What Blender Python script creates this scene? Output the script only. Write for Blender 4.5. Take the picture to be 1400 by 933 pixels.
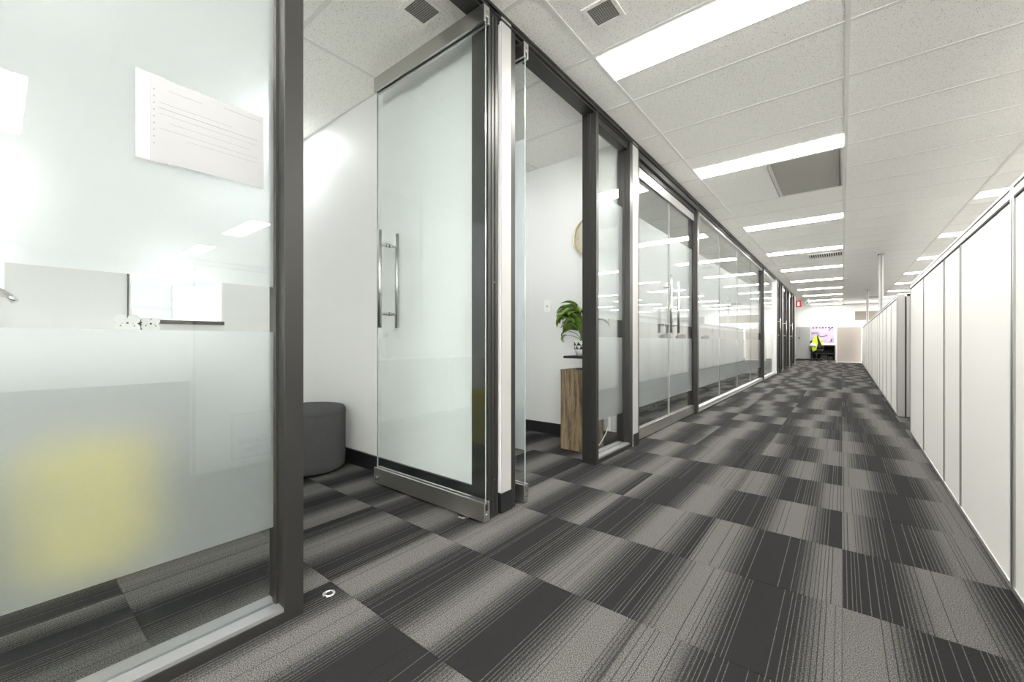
import bpy, bmesh, math, random
from mathutils import Vector, Matrix
random.seed(7)
scene = bpy.context.scene
for o in list(bpy.data.objects): bpy.data.objects.remove(o)
COL = scene.collection
R = math.radians
CEIL = 2.614           # ceiling height
GX = -1.447            # plane of the glass line
FX0, FX1 = -1.505, -1.39   # frame depth

# ------------------------------------------------------------------ camera, world, exposure
cam = bpy.data.objects.new('camera', bpy.data.cameras.new('camera')); COL.objects.link(cam)
cam.data.sensor_width = 36; cam.data.lens = 36*566.2/1400; cam.data.clip_start = .02
cam.location = (0, 0, .9); cam.rotation_euler = (R(90), 0, R(38.56))
scene.camera = cam
w = bpy.data.worlds.new('daylight'); scene.world = w; w.use_nodes = True
w.node_tree.nodes['Background'].inputs[0].default_value = (1, .975, .935, 1)
w.node_tree.nodes['Background'].inputs[1].default_value = 4.6
vs = scene.view_settings
vs.view_transform = 'Standard'; vs.look = 'None'; vs.gamma = 1; vs.use_curve_mapping = False
vs.exposure = 2.28
LAMP = 11.5
scene.cycles.max_bounces = 14; scene.cycles.transparent_max_bounces = 24
scene.cycles.transmission_bounces = 10; scene.cycles.glossy_bounces = 6; scene.cycles.diffuse_bounces = 6

# ------------------------------------------------------------------ materials
class N:
    def __init__(s, name):
        s.m = bpy.data.materials.new(name); s.m.use_nodes = True
        s.t = s.m.node_tree; s.t.nodes.clear(); s.out = s.t.nodes.new('ShaderNodeOutputMaterial')
    def n(s, typ, ins=None, **kw):
        k = s.t.nodes.new('ShaderNode'+typ)
        for a, v in kw.items(): setattr(k, a, v)
        for i, v in (ins or {}).items():
            if isinstance(v, bpy.types.NodeSocket): s.t.links.new(v, k.inputs[i])
            else: k.inputs[i].default_value = v
        return k
    def math(s, op, a, b=0.0, c=None, clamp=False):
        d = {0: a, 1: b}
        if c is not None: d[2] = c
        return s.n('Math', d, operation=op, use_clamp=clamp).outputs[0]
    def ramp(s, x, a, b, lo=0.0, hi=1.0):
        return s.n('MapRange', {0: x, 1: a, 2: b, 3: lo, 4: hi}, interpolation_type='SMOOTHSTEP').outputs[0]
    def mix(s, f, a, b):
        k = s.t.nodes.new('ShaderNodeMix'); k.data_type = 'RGBA'
        for i, v in ((0, f), (6, a), (7, b)):
            if isinstance(v, bpy.types.NodeSocket): s.t.links.new(v, k.inputs[i])
            else: k.inputs[i].default_value = v
        return k.outputs[2]
    def done(s, sh): s.t.links.new(sh, s.out.inputs[0]); return s.m
def c4(c): return (c[0], c[1], c[2], 1)
def pbr(name, col, rough=.5, metal=0, bump=0, bscale=60, var=0, vscale=8, spec=.5, aniso=None, coat=0):
    k = N(name); tc = k.n('TexCoord').outputs['Object']; d = {'Roughness': rough, 'Metallic': metal, 'Specular IOR Level': spec, 'Coat Weight': coat}
    if var:
        v = tc
        if aniso: v = k.n('Mapping', {0: tc, 3: aniso}).outputs[0]
        nz = k.n('TexNoise', {'Vector': v, 'Scale': vscale, 'Detail': 4}).outputs[0]
        f = k.ramp(nz, .3, .7)
        d['Base Color'] = k.mix(f, c4([x*(1-var) for x in col]), c4([min(1, x*(1+var)) for x in col]))
    else: d['Base Color'] = c4(col)
    if bump:
        v = k.n('Mapping', {0: tc, 3: aniso}).outputs[0] if aniso else tc
        nz = k.n('TexNoise', {'Vector': v, 'Scale': bscale, 'Detail': 3}).outputs[0]
        d['Normal'] = k.n('Bump', {'Height': nz, 'Strength': bump, 'Distance': .002}).outputs[0]
    return k.done(k.n('BsdfPrincipled', d).outputs[0])

M = {}
M['wall'] = pbr('white_paint', (.72, .72, .71), .55, bump=.15, bscale=220)
M['pole'] = pbr('brushed_pole', (.36, .355, .345), .5, .35)
M['cap'] = pbr('offwhite_end_cap', (.33, .325, .315), .5)  # wall paint darkened so the lamp-lit wall ends do not blow out
M['wall_end'] = pbr('end_wall_paint', (.62, .62, .61), .6)
M['dark_base'] = pbr('black_skirting', (.012, .012, .014), .4)
M['frame'] = pbr('charcoal_anodised', (.036, .035, .033), .42, .5, bump=.05, bscale=300)
M['satin'] = pbr('satin_steel', (.54, .53, .51), .34, 1, bump=.12, bscale=40, aniso=(1, 1, 30))
M['silver'] = pbr('silver_aluminium', (.62, .62, .61), .3, .9)
M['bead'] = pbr('grey_glazing_bead', (.30, .30, .31), .42, .6)
M['chrome'] = pbr('chrome', (.75, .73, .71), .12, 1)
M['pvc'] = pbr('white_plastic', (.8, .8, .78), .4)
M['panel'] = pbr('partition_laminate', (.79, .775, .745), .5, bump=.08, bscale=300)
M['beige'] = pbr('beige_fabric_panel', (.58, .53, .48), .8, bump=.3, bscale=900)
M['grey_ott'] = pbr('charcoal_wool_felt', (.060, .060, .062), .95, bump=.8, bscale=500, var=.3, vscale=300)
M['yellow'] = pbr('mustard_felt', (.58, .50, .02), .9, bump=.6, bscale=500, var=.1, vscale=200)
M['black'] = pbr('black_plastic', (.014, .014, .014), .45)
M['mesh'] = pbr('grey_chair_fabric', (.035, .035, .035), .8)
M['paper'] = pbr('paper', (.27, .27, .275), .7)
M['paper2'] = pbr('paper_under', (.32, .32, .33), .7)
M['print'] = pbr('faint_print', (.13, .13, .13), .7)
M['ink'] = pbr('dark_ink', (.05, .05, .06), .6)
M['carton'] = pbr('white_carton', (.62, .63, .65), .7)
M['leaf'] = pbr('lily_leaf', (.12, .20, .03), .38, var=.45, vscale=25, spec=.6)
M['leafd'] = pbr('lily_leaf_dark', (.035, .07, .02), .4, var=.4, vscale=25)
M['stem'] = pbr('lily_stem', (.10, .17, .04), .5)
M['soil'] = pbr('potting_soil', (.03, .02, .012), .95, bump=1, bscale=120)
M['pot'] = pbr('white_ceramic', (.78, .78, .75), .35)
M['gold'] = pbr('brass', (.62, .53, .36), .35, .8)
M['face'] = pbr('cream_clock_face', (.74, .72, .64), .6)
M['vent'] = pbr('vent_dark', (.035, .033, .03), .7)
M['ventw'] = pbr('vent_bars', (.33, .32, .30), .5)
M['tbar'] = pbr('ceiling_grid_white', (.75, .74, .71), .55)
M['red'] = pbr('sign_red', (.62, .02, .02), .4)
M['blind'] = pbr('taupe_blind', (.19, .17, .145), .8, var=.08, vscale=30)
M['cab'] = pbr('grey_cabinet_steel', (.38, .39, .39), .45)
M['pink'] = pbr('lilac_pinboard', (.52, .42, .53), .8, var=.12, vscale=4)
M['purple'] = pbr('purple_marker', (.10, .06, .22), .6)
M['hiviz'] = pbr('hi_vis_yellow', (.62, .80, .05), .7)
M['slab'] = pbr('floor_slab', (.03, .03, .03), .9)
M['facade'] = pbr('far_building', (.05, .056, .06), .8)  # kept very dark so the strong sky does not burn out the windows
M['concrete'] = pbr('outside_ground', (.30, .31, .28), .9)
M['desk'] = pbr('white_desk_top', (.7, .7, .68), .4)

def emis(name, col, s):
    k = N(name); return k.done(k.n('Emission', {0: c4(col), 1: s}).outputs[0])
M['lamp'] = emis('lamp_diffuser', (1, .975, .925), LAMP)
M['room_lamp'] = emis('room_lamp_diffuser', (.88, .95, 1), 3.6)  # fill for the nearest room, its fixture added out of view
M['room_lamp_b'] = emis('planter_room_diffuser', (.92, .965, 1), 2.6)
M['down_lamp'] = emis('downlight_lens', (.93, .97, 1), 42)

def glass(name, tint):
    k = N(name)
    geo = k.n('NewGeometry'); bf = geo.outputs['Backfacing']
    ior = k.math('MULTIPLY_ADD', bf, 1/1.52-1.52, 1.52)
    fr = k.n('Fresnel', {0: ior}).outputs[0]
    tr = k.n('BsdfTransparent', {0: c4(tint)}).outputs[0]
    gl = k.n('BsdfGlossy', {0: (1, 1, 1, 1), 'Roughness': 0.0}).outputs[0]
    return k.done(k.n('MixShader', {0: fr, 1: tr, 2: gl}).outputs[0])
M['glass'] = glass('clear_glass', (.97, .985, .98))
M['glass_door'] = glass('door_glass', (.955, .978, .975))
M['edge'] = pbr('glass_edge', (.22, .27, .26), .15, spec=.8)
M['edge_pale'] = pbr('glass_edge_pale', (.40, .42, .41), .2)
def film(name, rough, veil, tint):
    k = N(name)
    g = k.n('BsdfGlass', {0: c4(tint), 'Roughness': rough, 'IOR': 1.3}).outputs[0]
    d = k.n('BsdfDiffuse', {0: (.84, .87, .88, 1)}).outputs[0]
    t = k.n('BsdfTranslucent', {0: (.84, .87, .88, 1)}).outputs[0]
    dt = k.n('MixShader', {0: .5, 1: d, 2: t}).outputs[0]
    return k.done(k.n('MixShader', {0: veil, 1: g, 2: dt}).outputs[0])
M['film'] = film('frosted_film', .38, .17, (.98, .985, 1.0))

# ceiling tile: fissured mineral fibre
k = N('mineral_fibre_tile'); tc = k.n('TexCoord').outputs['Object']
v1 = k.n('TexVoronoi', {'Vector': tc, 'Scale': 105.0, 'Randomness': 1.0})
n1 = k.n('TexNoise', {'Vector': tc, 'Scale': 60.0, 'Detail': 2}).outputs[0]
holes = k.math('MULTIPLY', k.ramp(v1.outputs['Distance'], .30, .17), k.ramp(n1, .40, .50))
col = k.mix(k.math('MULTIPLY', holes, .75), (.90, .885, .85, 1), (.27, .26, .25, 1))
bp = k.n('Bump', {'Height': k.math('SUBTRACT', 1.0, holes), 'Strength': .5, 'Distance': .002}).outputs[0]
M['ctile'] = k.done(k.n('BsdfPrincipled', {'Base Color': col, 'Roughness': .9, 'Normal': bp, 'Specular IOR Level': .2}).outputs[0])

# carpet: striped shaded-band tiles. phase (dark core) comes per tile
def carpet(name, per_object):
    k = N(name); tcn = k.n('TexCoord')
    if per_object:
        P = tcn.outputs['Object']; oc = k.n('ObjectInfo').outputs['Color']
        s = k.n('SeparateColor', {0: oc}); phase = s.outputs[0]; rnd = s.outputs[1]
        x = k.n('SeparateXYZ', {0: P}).outputs[0]
        lx = k.math('ADD', x, .25)
    else:
        P = tcn.outputs['Object']; q = k.n('SeparateXYZ', {0: P})
        cx = k.math('FLOOR', k.math('DIVIDE', q.outputs[0], .5)); cy = k.math('FLOOR', k.math('DIVIDE', q.outputs[1], .5))
        wn = k.n('TexWhiteNoise', {'Vector': k.n('CombineXYZ', {0: cx, 1: cy}).outputs[0]}, noise_dimensions='3D')
        s = k.n('SeparateColor', {0: wn.outputs['Color']}); phase = s.outputs[0]; rnd = s.outputs[1]
        lx = k.math('SUBTRACT', q.outputs[0], k.math('MULTIPLY', cx, .5))
    # distance to the dark core, band period .42 m
    u = k.math('DIVIDE', k.math('SUBTRACT', lx, k.math('MULTIPLY', phase, .5)), .42)
    d = k.math('MULTIPLY', k.math('ABSOLUTE', k.math('SUBTRACT', u, k.math('ROUND', u))), 2.0)  # 0 dark .. 1 light
    wob = k.n('TexNoise', {'W': k.math('MULTIPLY_ADD', rnd, 37.0, k.math('MULTIPLY', lx, 30.0)), 'Scale': 1.0, 'Detail': 1}, noise_dimensions='1D').outputs[0]
    lq = k.math('DIVIDE', k.math('MULTIPLY_ADD', wob, .010, lx), .0125)
    pile = k.n('TexNoise', {'Vector': P, 'Scale': 330.0, 'Detail': 2}).outputs[0]
    pile2 = k.n('TexNoise', {'Vector': P, 'Scale': 190.0, 'Detail': 3}).outputs[0]
    base = k.ramp(k.math('MULTIPLY_ADD', k.math('SUBTRACT', pile2, .5), .55, d), .35, .82)
    ofs = k.math('MULTIPLY', rnd, 731.0)
    def lines(shift, seed, prob):
        q = k.math('ADD', lq, shift); idx = k.math('ROUND', q)
        dist = k.math('ABSOLUTE', k.math('SUBTRACT', q, idx))
        wn = k.n('TexWhiteNoise', {'W': k.math('ADD', idx, k.math('ADD', ofs, seed))}, noise_dimensions='1D').outputs[0]
        body = k.ramp(k.math('MULTIPLY_ADD', k.math('SUBTRACT', pile, .5), .12, dist), .13, .07)
        return k.math('MULTIPLY', body, k.math('LESS_THAN', wn, prob))
    ld = lines(0.0, .11, k.ramp(d, 1.0, .55, .16, .95))
    ll = lines(0.5, .57, k.ramp(d, 0.0, .42, .10, .95))
    f = k.math('MULTIPLY', k.math('MAXIMUM', base, k.math('MULTIPLY', ll, .72)), k.math('SUBTRACT', 1.0, k.math('MULTIPLY', ld, .82)))
    tri = k.math('SUBTRACT', 1.0, ld)
    dk = k.mix(pile, (.009, .0087, .0091, 1), (.023, .0224, .0232, 1))
    lt = k.mix(k.ramp(pile, .36, .64), (.038, .0373, .036, 1), (.165, .160, .152, 1))
    c = k.mix(f, dk, lt)
    b = k.n('Bump', {'Height': k.math('ADD', pile, k.math('MULTIPLY', tri, .25)), 'Strength': .35, 'Distance': .003}).outputs[0]
    return k.done(k.n('BsdfPrincipled', {'Base Color': c, 'Roughness': .95, 'Normal': b, 'Specular IOR Level': .15}).outputs[0])
M['carpet'] = carpet('carpet_tile_bands', True)
M['carpet_field'] = carpet('carpet_field_bands', False)

# weathered timber
k = N('weathered_timber'); tc = k.n('TexCoord').outputs['Object']
mp = k.n('Mapping', {0: tc, 3: (14, 14, 1.2)}).outputs[0]
n1 = k.n('TexNoise', {'Vector': mp, 'Scale': 3.0, 'Detail': 8, 'Roughness': .65}).outputs[0]
n2 = k.n('TexNoise', {'Vector': mp, 'Scale': 18.0, 'Detail': 4}).outputs[0]
c = k.mix(k.ramp(n1, .35, .65), (.065, .045, .026, 1), (.24, .175, .10, 1))
c = k.mix(k.math('MULTIPLY', k.ramp(n2, .5, .75), .5), c, (.33, .27, .18, 1))
M['timber'] = k.done(k.n('BsdfPrincipled', {'Base Color': c, 'Roughness': .75, 'Normal': k.n('Bump', {'Height': n1, 'Strength': .4, 'Distance': .004}).outputs[0]}).outputs[0])
# return grille fibre
k = N('return_grille_mesh'); tc = k.n('TexCoord').outputs['Object']
n1 = k.n('TexNoise', {'Vector': k.n('Mapping', {0: tc, 3: (60, 14, 1)}).outputs[0], 'Scale': 4.0, 'Detail': 3}).outputs[0]
M['grille'] = k.done(k.n('BsdfPrincipled', {'Base Color': k.mix(k.ramp(n1, .35, .65), (.27, .262, .235, 1), (.50, .485, .44, 1)), 'Roughness': .8}).outputs[0])

# ------------------------------------------------------------------ mesh helpers
def box(bm, x0, x1, y0, y1, z0, z1, mi=0):
    vs = [bm.verts.new((x, y, z)) for x in (x0, x1) for y in (y0, y1) for z in (z0, z1)]
    fs = [(0, 1, 3, 2), (4, 6, 7, 5), (0, 4, 5, 1), (2, 3, 7, 6), (0, 2, 6, 4), (1, 5, 7, 3)]
    out = []
    for f in fs:
        q = bm.faces.new([vs[i] for i in f]); q.material_index = mi; out.append(q)
    return out
def B(*a):
    bm = bmesh.new()
    if a: box(bm, *a)
    return bm
def tube(bm, pts, r, n=10, caps=True):
    pts = [Vector(p) for p in pts]; rs = r if isinstance(r, (list, tuple)) else [r]*len(pts)
    rings = []
    for i, p in enumerate(pts):
        t = (pts[min(i+1, len(pts)-1)]-pts[max(i-1, 0)]).normalized()
        a = t.orthogonal().normalized() if i == 0 else (rings[-1][1]-t*rings[-1][1].dot(t)).normalized()
        b = t.cross(a)
        ring = [bm.verts.new(p+(a*math.cos(2*math.pi*j/n)+b*math.sin(2*math.pi*j/n))*rs[i]) for j in range(n)]
        rings.append((ring, a))
    for i in range(len(rings)-1):
        A, Bq = rings[i][0], rings[i+1][0]
        for j in range(n):
            f = bm.faces.new((A[j], A[(j+1) % n], Bq[(j+1) % n], Bq[j])); f.smooth = True
    if caps:
        bm.faces.new(list(reversed(rings[0][0]))); bm.faces.new(rings[-1][0])
def lathe(bm, prof, n=48, c=(0, 0, 0), smooth=True):
    rings = []
    for r, z in prof:
        if r < 1e-6: rings.append([bm.verts.new((c[0], c[1], c[2]+z))])
        else: rings.append([bm.verts.new((c[0]+r*math.cos(2*math.pi*j/n), c[1]+r*math.sin(2*math.pi*j/n), c[2]+z)) for j in range(n)])
    for A, Bq in zip(rings, rings[1:]):
        for j in range(n):
            j2 = (j+1) % n
            if len(A) == 1 and len(Bq) == 1: continue
            if len(A) == 1: f = bm.faces.new((A[0], Bq[j2], Bq[j]))
            elif len(Bq) == 1: f = bm.faces.new((A[j], A[j2], Bq[0]))
            else: f = bm.faces.new((A[j], A[j2], Bq[j2], Bq[j]))
            f.smooth = smooth
ordw = ['first', 'second', 'third', 'fourth', 'fifth', 'sixth', 'seventh']
def world(o):
    v = Vector(o.location); p = o.parent
    while p: v += p.location; p = p.parent
    return v
def obj(name, bm, mat, parent=None, bevel=0, origin=None, recalc=True):
    if recalc: bmesh.ops.recalc_face_normals(bm, faces=bm.faces[:])
    off = Vector(origin) if origin else Vector((0, 0, 0))
    if parent: off = world(parent)
    bm.transform(Matrix.Translation(-off))
    me = bpy.data.meshes.new(name); bm.to_mesh(me); bm.free()
    for m in (mat if isinstance(mat, (list, tuple)) else [mat]): me.materials.append(M[m])
    o = bpy.data.objects.new(name, me); COL.objects.link(o)
    if parent: o.parent = parent
    elif origin: o.location = origin
    if bevel:
        b = o.modifiers.new('bevel', 'BEVEL'); b.width = bevel; b.segments = 2; b.limit_method = 'ANGLE'
    return o
def thing(name, label, cat, loc, group=None, kind=None):
    o = bpy.data.objects.new(name, None); COL.objects.link(o); o.location = loc; o.empty_display_size = .1
    return tag(o, label, cat, group, kind)
def tag(o, label=None, cat=None, group=None, kind=None):
    if label: o['label'] = label
    if cat: o['category'] = cat
    if group: o['group'] = group
    if kind: o['kind'] = kind
    return o
def struct(name, bm, mat, label, cat, bevel=0):
    return tag(obj(name, bm, mat, bevel=bevel), label, cat, kind='structure')
def copytree(o, parent=None, loc=None):
    c = o.copy(); COL.objects.link(c); c.parent = parent
    if loc: c.location = loc
    for ch in list(o.children): copytree(ch, c)
    return c
def pane(bm, x0, x1, y0, y1, z0, z1):
    """glass sheet: edge faces get the green edge material"""
    fs = box(bm, x0, x1, y0, y1, z0, z1)
    thin_x = (x1-x0) < (y1-y0)
    for f in fs:
        f.normal_update(); n = f.normal
        f.material_index = 0 if (abs(n.x) > .5) == thin_x and abs(n.z) < .5 else 1

# ------------------------------------------------------------------ floor
fl = struct('floor', B(-4.2, 9, -3, 25.1, -.06, -.006), 'slab', 'grey carpet tile floor with dark shaded bands running down the corridor', 'floor')
T0 = 1.79
def tile_mesh():
    bm = bmesh.new(); h = .2498
    lo = [(-h, -h), (h, -h), (h, h), (-h, h)]
    vb = [bm.verts.new((x, y, -.006)) for x, y in lo]
    vm = [bm.verts.new((x, y, -.0012)) for x, y in lo]
    vt = [bm.verts.new((x*.9955, y*.9955, 0)) for x, y in lo]
    bm.faces.new(vt)
    for a, b in ((vb, vm), (vm, vt)):
        for i in range(4): bm.faces.new((a[i], a[(i+1) % 4], b[(i+1) % 4], b[i]))
    me = bpy.data.meshes.new('carpet_tile'); bm.to_mesh(me); bm.free(); me.materials.append(M['carpet']); return me
tm = tile_mesh()
PH = {(-3, -2): .6, (-2, -2): .38, (-1, -2): .54, (0, -2): .9,
      (-3, -1): .8, (-2, -1): .77, (-1, -1): .60, (0, -1): .52,
      (-3, 0): .57, (-2, 0): .22, (-1, 0): .55, (0, 0): .16,
      (-3, 1): .25, (-2, 1): .36, (-1, 1): .20, (0, 1): .40,
      (-3, 2): .5, (-2, 2): .40, (-1, 2): .56, (0, 2): .46,
      (-3, 3): .3, (-2, 3): .8, (-1, 3): .18, (0, 3): .56,
      (-3, 4): .7, (-2, 4): .75, (-1, 4): .46, (0, 4): .38,
      (-1, 5): .35, (0, 5): .50}
spots = [(i, j) for j in range(-4, 26) for i in range(-3, 1)]
spots += [(i, j) for j in range(-4, 4) for i in range(-6, -3)] + [(i, j) for j in range(4, 18) for i in range(-6, -3)]
spots += [(i, j) for j in range(-2, 3) for i in (-8, -7)] + [(1, j) for j in range(7, 12)]
done = set()
for i, j in spots:
    o = bpy.data.objects.new('carpet_tile', tm); COL.objects.link(o); o.parent = fl
    o.location = (.5*i+.25, T0+.5*j+.25, 0); done.add((i, j))
    o.color = (PH.get((i, j), random.random()), random.random(), 0, 1)
bm = bmesh.new()
for i in range(-8, 17):
    for j in range(-9, 46):
        if (i, j) in done: continue
        x, y = .5*i+.25, T0+.5*j+.25; h = .2494
        vv = [bm.verts.new((x+a*h, y+b*h, 0)) for a, b in ((-1, -1), (1, -1), (1, 1), (-1, 1))]
        lv = [bm.verts.new((x+a*h, y+b*h, -.006)) for a, b in ((-1, -1), (1, -1), (1, 1), (-1, 1))]
        bm.faces.new(vv)
        for q in range(4): bm.faces.new((lv[q], lv[(q+1) % 4], vv[(q+1) % 4], vv[q]))
# shader cells are counted from the mesh origin, so shift origin to the tile grid
bm.transform(Matrix.Translation((0, -(T0 % .5), 0)))
o = obj('carpet_tile_field', bm, 'carpet_field', recalc=False); o.parent = fl; o.location = (0, T0 % .5, 0); tag(o, kind='stuff')

# ------------------------------------------------------------------ ceiling
ce = struct('ceiling', B(-4.2, 9, -3, 25.1, CEIL+.03, CEIL+.08), 'tbar', 'suspended ceiling of speckled off-white mineral tiles in a T-bar grid', 'ceiling')
X0, Y0 = .024, 2.856
NX0, NX1, NY0, NY1 = -4, 8, -10, 37
def ctile(w, l, name='ceiling_tile'):
    bm = bmesh.new(); a, b = w/2-.006, l/2-.006
    box(bm, -a, a, -b, b, .0015, .018)
    me = bpy.data.meshes.new(name); bmesh.ops.recalc_face_normals(bm, faces=bm.faces[:]); bm.to_mesh(me); bm.free(); me.materials.append(M['ctile']); return me
ct_full, ct_half, ct_sq = ctile(1.2, .6), ctile(1.2, .315), ctile(.6, 1.2)
def add_ct(me, x, y):
    o = bpy.data.objects.new('ceiling_tile', me); COL.objects.link(o); o.parent = ce; o.location = (x, y, CEIL); return o
lamps = []   # (x centre, y centre)
rest = bmesh.new()
for i in range(NX0, NX1):
    for j in range(NY0, NY1):
        xc, yc = X0+1.2*i+.6, Y0+.6*j+.3
        lit = (j+1) % 4 == 0 and i % 2 != 0 and i >= -1   # rows 2.256 + 2.4 k
        if i == -1 and j == 3: lit = False
        if i == -1 and j in (3, 4): continue               # return-air cell
        if i == -1 and j == 2:                             # light moved one row forward
            lamps.append((xc, Y0+.6*j+.46)); o = add_ct(ct_half, xc, Y0+.6*j+.16); continue
        if lit:
            lamps.append((xc, Y0+.6*j+.155)); me, yy = ct_half, Y0+.6*j+.445
        else: me, yy = ct_full, yc
        if -3 <= i <= 1 and -2 <= j <= 36: add_ct(me, xc, yy)
        else:
            hh = .1515 if me is ct_half else .294
            box(rest, xc-.594, xc+.594, yy-hh, yy+hh, CEIL+.0015, CEIL+.018)
o = obj('ceiling_tile_field', rest, 'ctile', ce); tag(o, kind='stuff')
def bar(x0, x1, y0, y1, dz=0):
    bm = B(x0, x1, y0, y1, CEIL-.001-dz, CEIL+.02); o = obj('grid_bar', bm, 'tbar', ce)
for i in range(NX0, NX1+1):
    x = X0+1.2*i; bar(x-.012, x+.012, -3, 24.8)
for j in range(NY0, NY1):
    y = Y0+.6*j
    if j in (4,):   # interrupted by the return-air cell
        bar(-4.1, X0-1.2, y-.012, y+.012, -.0004); bar(X0, 8.9, y-.012, y+.012, -.0004)
    else: bar(-4.1, 8.9, y-.012, y+.012, -.0004)

# lights
def make_lamp(x, y, label, group, wx=1.165, wy=.265, mat='lamp', name='ceiling_light'):
    t = thing(name, label, 'light', (x, y, CEIL), group)
    bm = bmesh.new(); a, b = wx/2, wy/2; e = .012
    box(bm, x-a-e, x-a, y-b-e, y+b+e, CEIL-.004, CEIL+.012); box(bm, x+a, x+a+e, y-b-e, y+b+e, CEIL-.004, CEIL+.012)
    box(bm, x-a, x+a, y-b-e, y-b, CEIL-.004, CEIL+.012); box(bm, x-a, x+a, y+b, y+b+e, CEIL-.004, CEIL+.012)
    obj('frame', bm, 'tbar', t)
    obj('diffuser', B(x-a, x+a, y-b, y+b, CEIL-.007, CEIL+.006), mat, t)
    return t
proto = None
ordn = ['first', 'second', 'third', 'fourth', 'fifth', 'sixth', 'seventh', 'eighth', 'ninth', 'tenth', 'eleventh', 'twelfth', 'thirteenth']
cnt = {}
for x, y in sorted(lamps, key=lambda p: (p[0], p[1])):
    rowk = round((x-X0)/1.2-.5)
    if y < .8:
        if y < -1.5: continue
        lab, grp = {-1: 'corridor ceiling light level with the camera', 1: 'ceiling light level with the camera over the right workstations', 3: 'ceiling light level with the camera, third row, mirrored in the nearest pane', 5: 'ceiling light level with the camera, fourth row, mirrored in the nearest pane'}.get(rowk, 'ceiling light level with the camera, farthest row'), 'ceiling lights out of view near the camera'
    elif rowk == -1:
        n_ = cnt.get(-1, 0); cnt[-1] = n_+1
        lab = ['widest and nearest corridor ceiling light beside the square vent', 'corridor ceiling light touching the dark return-air grille', 'corridor ceiling light just beyond the dark return-air grille',
               'corridor ceiling light right in front of the slatted air diffuser', 'corridor ceiling light right behind the slatted air diffuser'][n_] if n_ < 5 else ordn[n_]+' corridor ceiling light counting from the camera'
        grp = 'corridor ceiling lights'
    elif rowk == 1:
        n_ = cnt.get(1, 0); cnt[1] = n_+1
        lab = ordn[n_]+' ceiling light from the camera in the row over the right workstations'; grp = 'ceiling lights over the right workstations'
    else:
        n_ = cnt.get(rowk, 0); cnt[rowk] = n_+1
        lab = ordn[n_]+' ceiling light from the camera in the '+{3: 'third', 5: 'fourth', 7: 'fifth'}.get(rowk, 'last')+' row over the open office'; grp = 'ceiling lights deep in the open office'
    if proto is None: proto = make_lamp(x, y, lab, grp); o = proto
    else: o = copytree(proto, loc=(x, y, CEIL))
    o['label'] = lab; o['group'] = grp

# ------------------------------------------------------------------ vents
def eggcrate(x, y, label, w=.128):
    t = thing('ceiling_vent', label, 'vent', (x, y, CEIL)); a = w/2; z = CEIL
    obj('backing', B(x-a, x+a, y-a, y+a, z-.001, z+.001), 'vent', t)
    bm = bmesh.new(); e = .022
    box(bm, x-a-e, x+a+e, y-a-e, y-a, z-.005, z+.001); box(bm, x-a-e, x+a+e, y+a, y+a+e, z-.005, z+.001)
    box(bm, x-a-e, x-a, y-a, y+a, z-.005, z+.001); box(bm, x+a, x+a+e, y-a, y+a, z-.005, z+.001)
    obj('frame', bm, 'ctile', t)
    bm = bmesh.new(); n = 11
    for q in range(1, n):
        p = -a+w*q/n
        box(bm, x+p-.0016, x+p+.0016, y-a, y+a, z-.004, z-.001); box(bm, x-a, x+a, y+p-.0016, y+p+.0016, z-.0042, z-.0012)
    obj('grid', bm, 'ventw', t)
eggcrate(-.973, 1.985, 'small square egg-crate vent in the corridor ceiling')
eggcrate(-1.70, 1.385, 'small square egg-crate vent in the ceiling of the nearest room')
def grille(x0, x1, y0, y1, label):
    t = thing('return_air_grille', label, 'vent', ((x0+x1)/2, (y0+y1)/2, CEIL)); z = CEIL; e = .03
    obj('mesh_panel', B(x0+e, x1-e, y0+e, y1-e, z+.0, z+.008), 'grille', t)
    bm = bmesh.new()
    for s, q in ((0, -.004), (.014, -.007)):
        box(bm, x0+s, x0+s+.01, y0, y1, z+q, z+.006); box(bm, x1-s-.01, x1-s, y0, y1, z+q, z+.006)
    box(bm, x0, x1, y0, y0+e, z-.003, z+.006); box(bm, x0, x1, y1-e, y1, z-.003, z+.006)
    obj('frame', bm, 'tbar', t)
grille(-.575, .012, 4.668, 5.856, 'dark rectangular return-air grille in the corridor ceiling')
add_ct(ct_sq, -.88, 5.256)
grille(.70, 1.22, 20.9, 22.1, 'distant dark return-air grille in the ceiling behind the power poles')
t = thing('air_diffuser', 'white slatted linear air diffuser between two corridor lights', 'vent', (-.25, 10.33, CEIL))
obj('backing', B(-.52, .01, 10.12, 10.55, CEIL-.002, CEIL), 'vent', t)
for q in range(15):
    x = -.5+q*.036; bm = B(x-.008, x+.008, 10.13, 10.54, CEIL-.012, CEIL-.002); obj('slat', bm, 'tbar', t)
obj('frame_bar', B(-.53, .02, 10.10, 10.13, CEIL-.012, CEIL), 'tbar', t); obj('frame_bar', B(-.53, .02, 10.54, 10.57, CEIL-.012, CEIL), 'tbar', t)
for n_, (x, y) in enumerate([(-1.01, 15.0), (-.88, 15.25)]):
    bm = bmesh.new(); lathe(bm, [(0, -.035), (.035, -.03), (.05, -.01), (.05, 0), (0, 0)], 20, (x, y, CEIL))
    tag(obj('smoke_detector', bm, 'pvc', origin=(x, y, CEIL)), ['small white smoke detector on the ceiling, the left of two', 'small white smoke detector on the ceiling, the right of two'][n_], 'detector')

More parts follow.
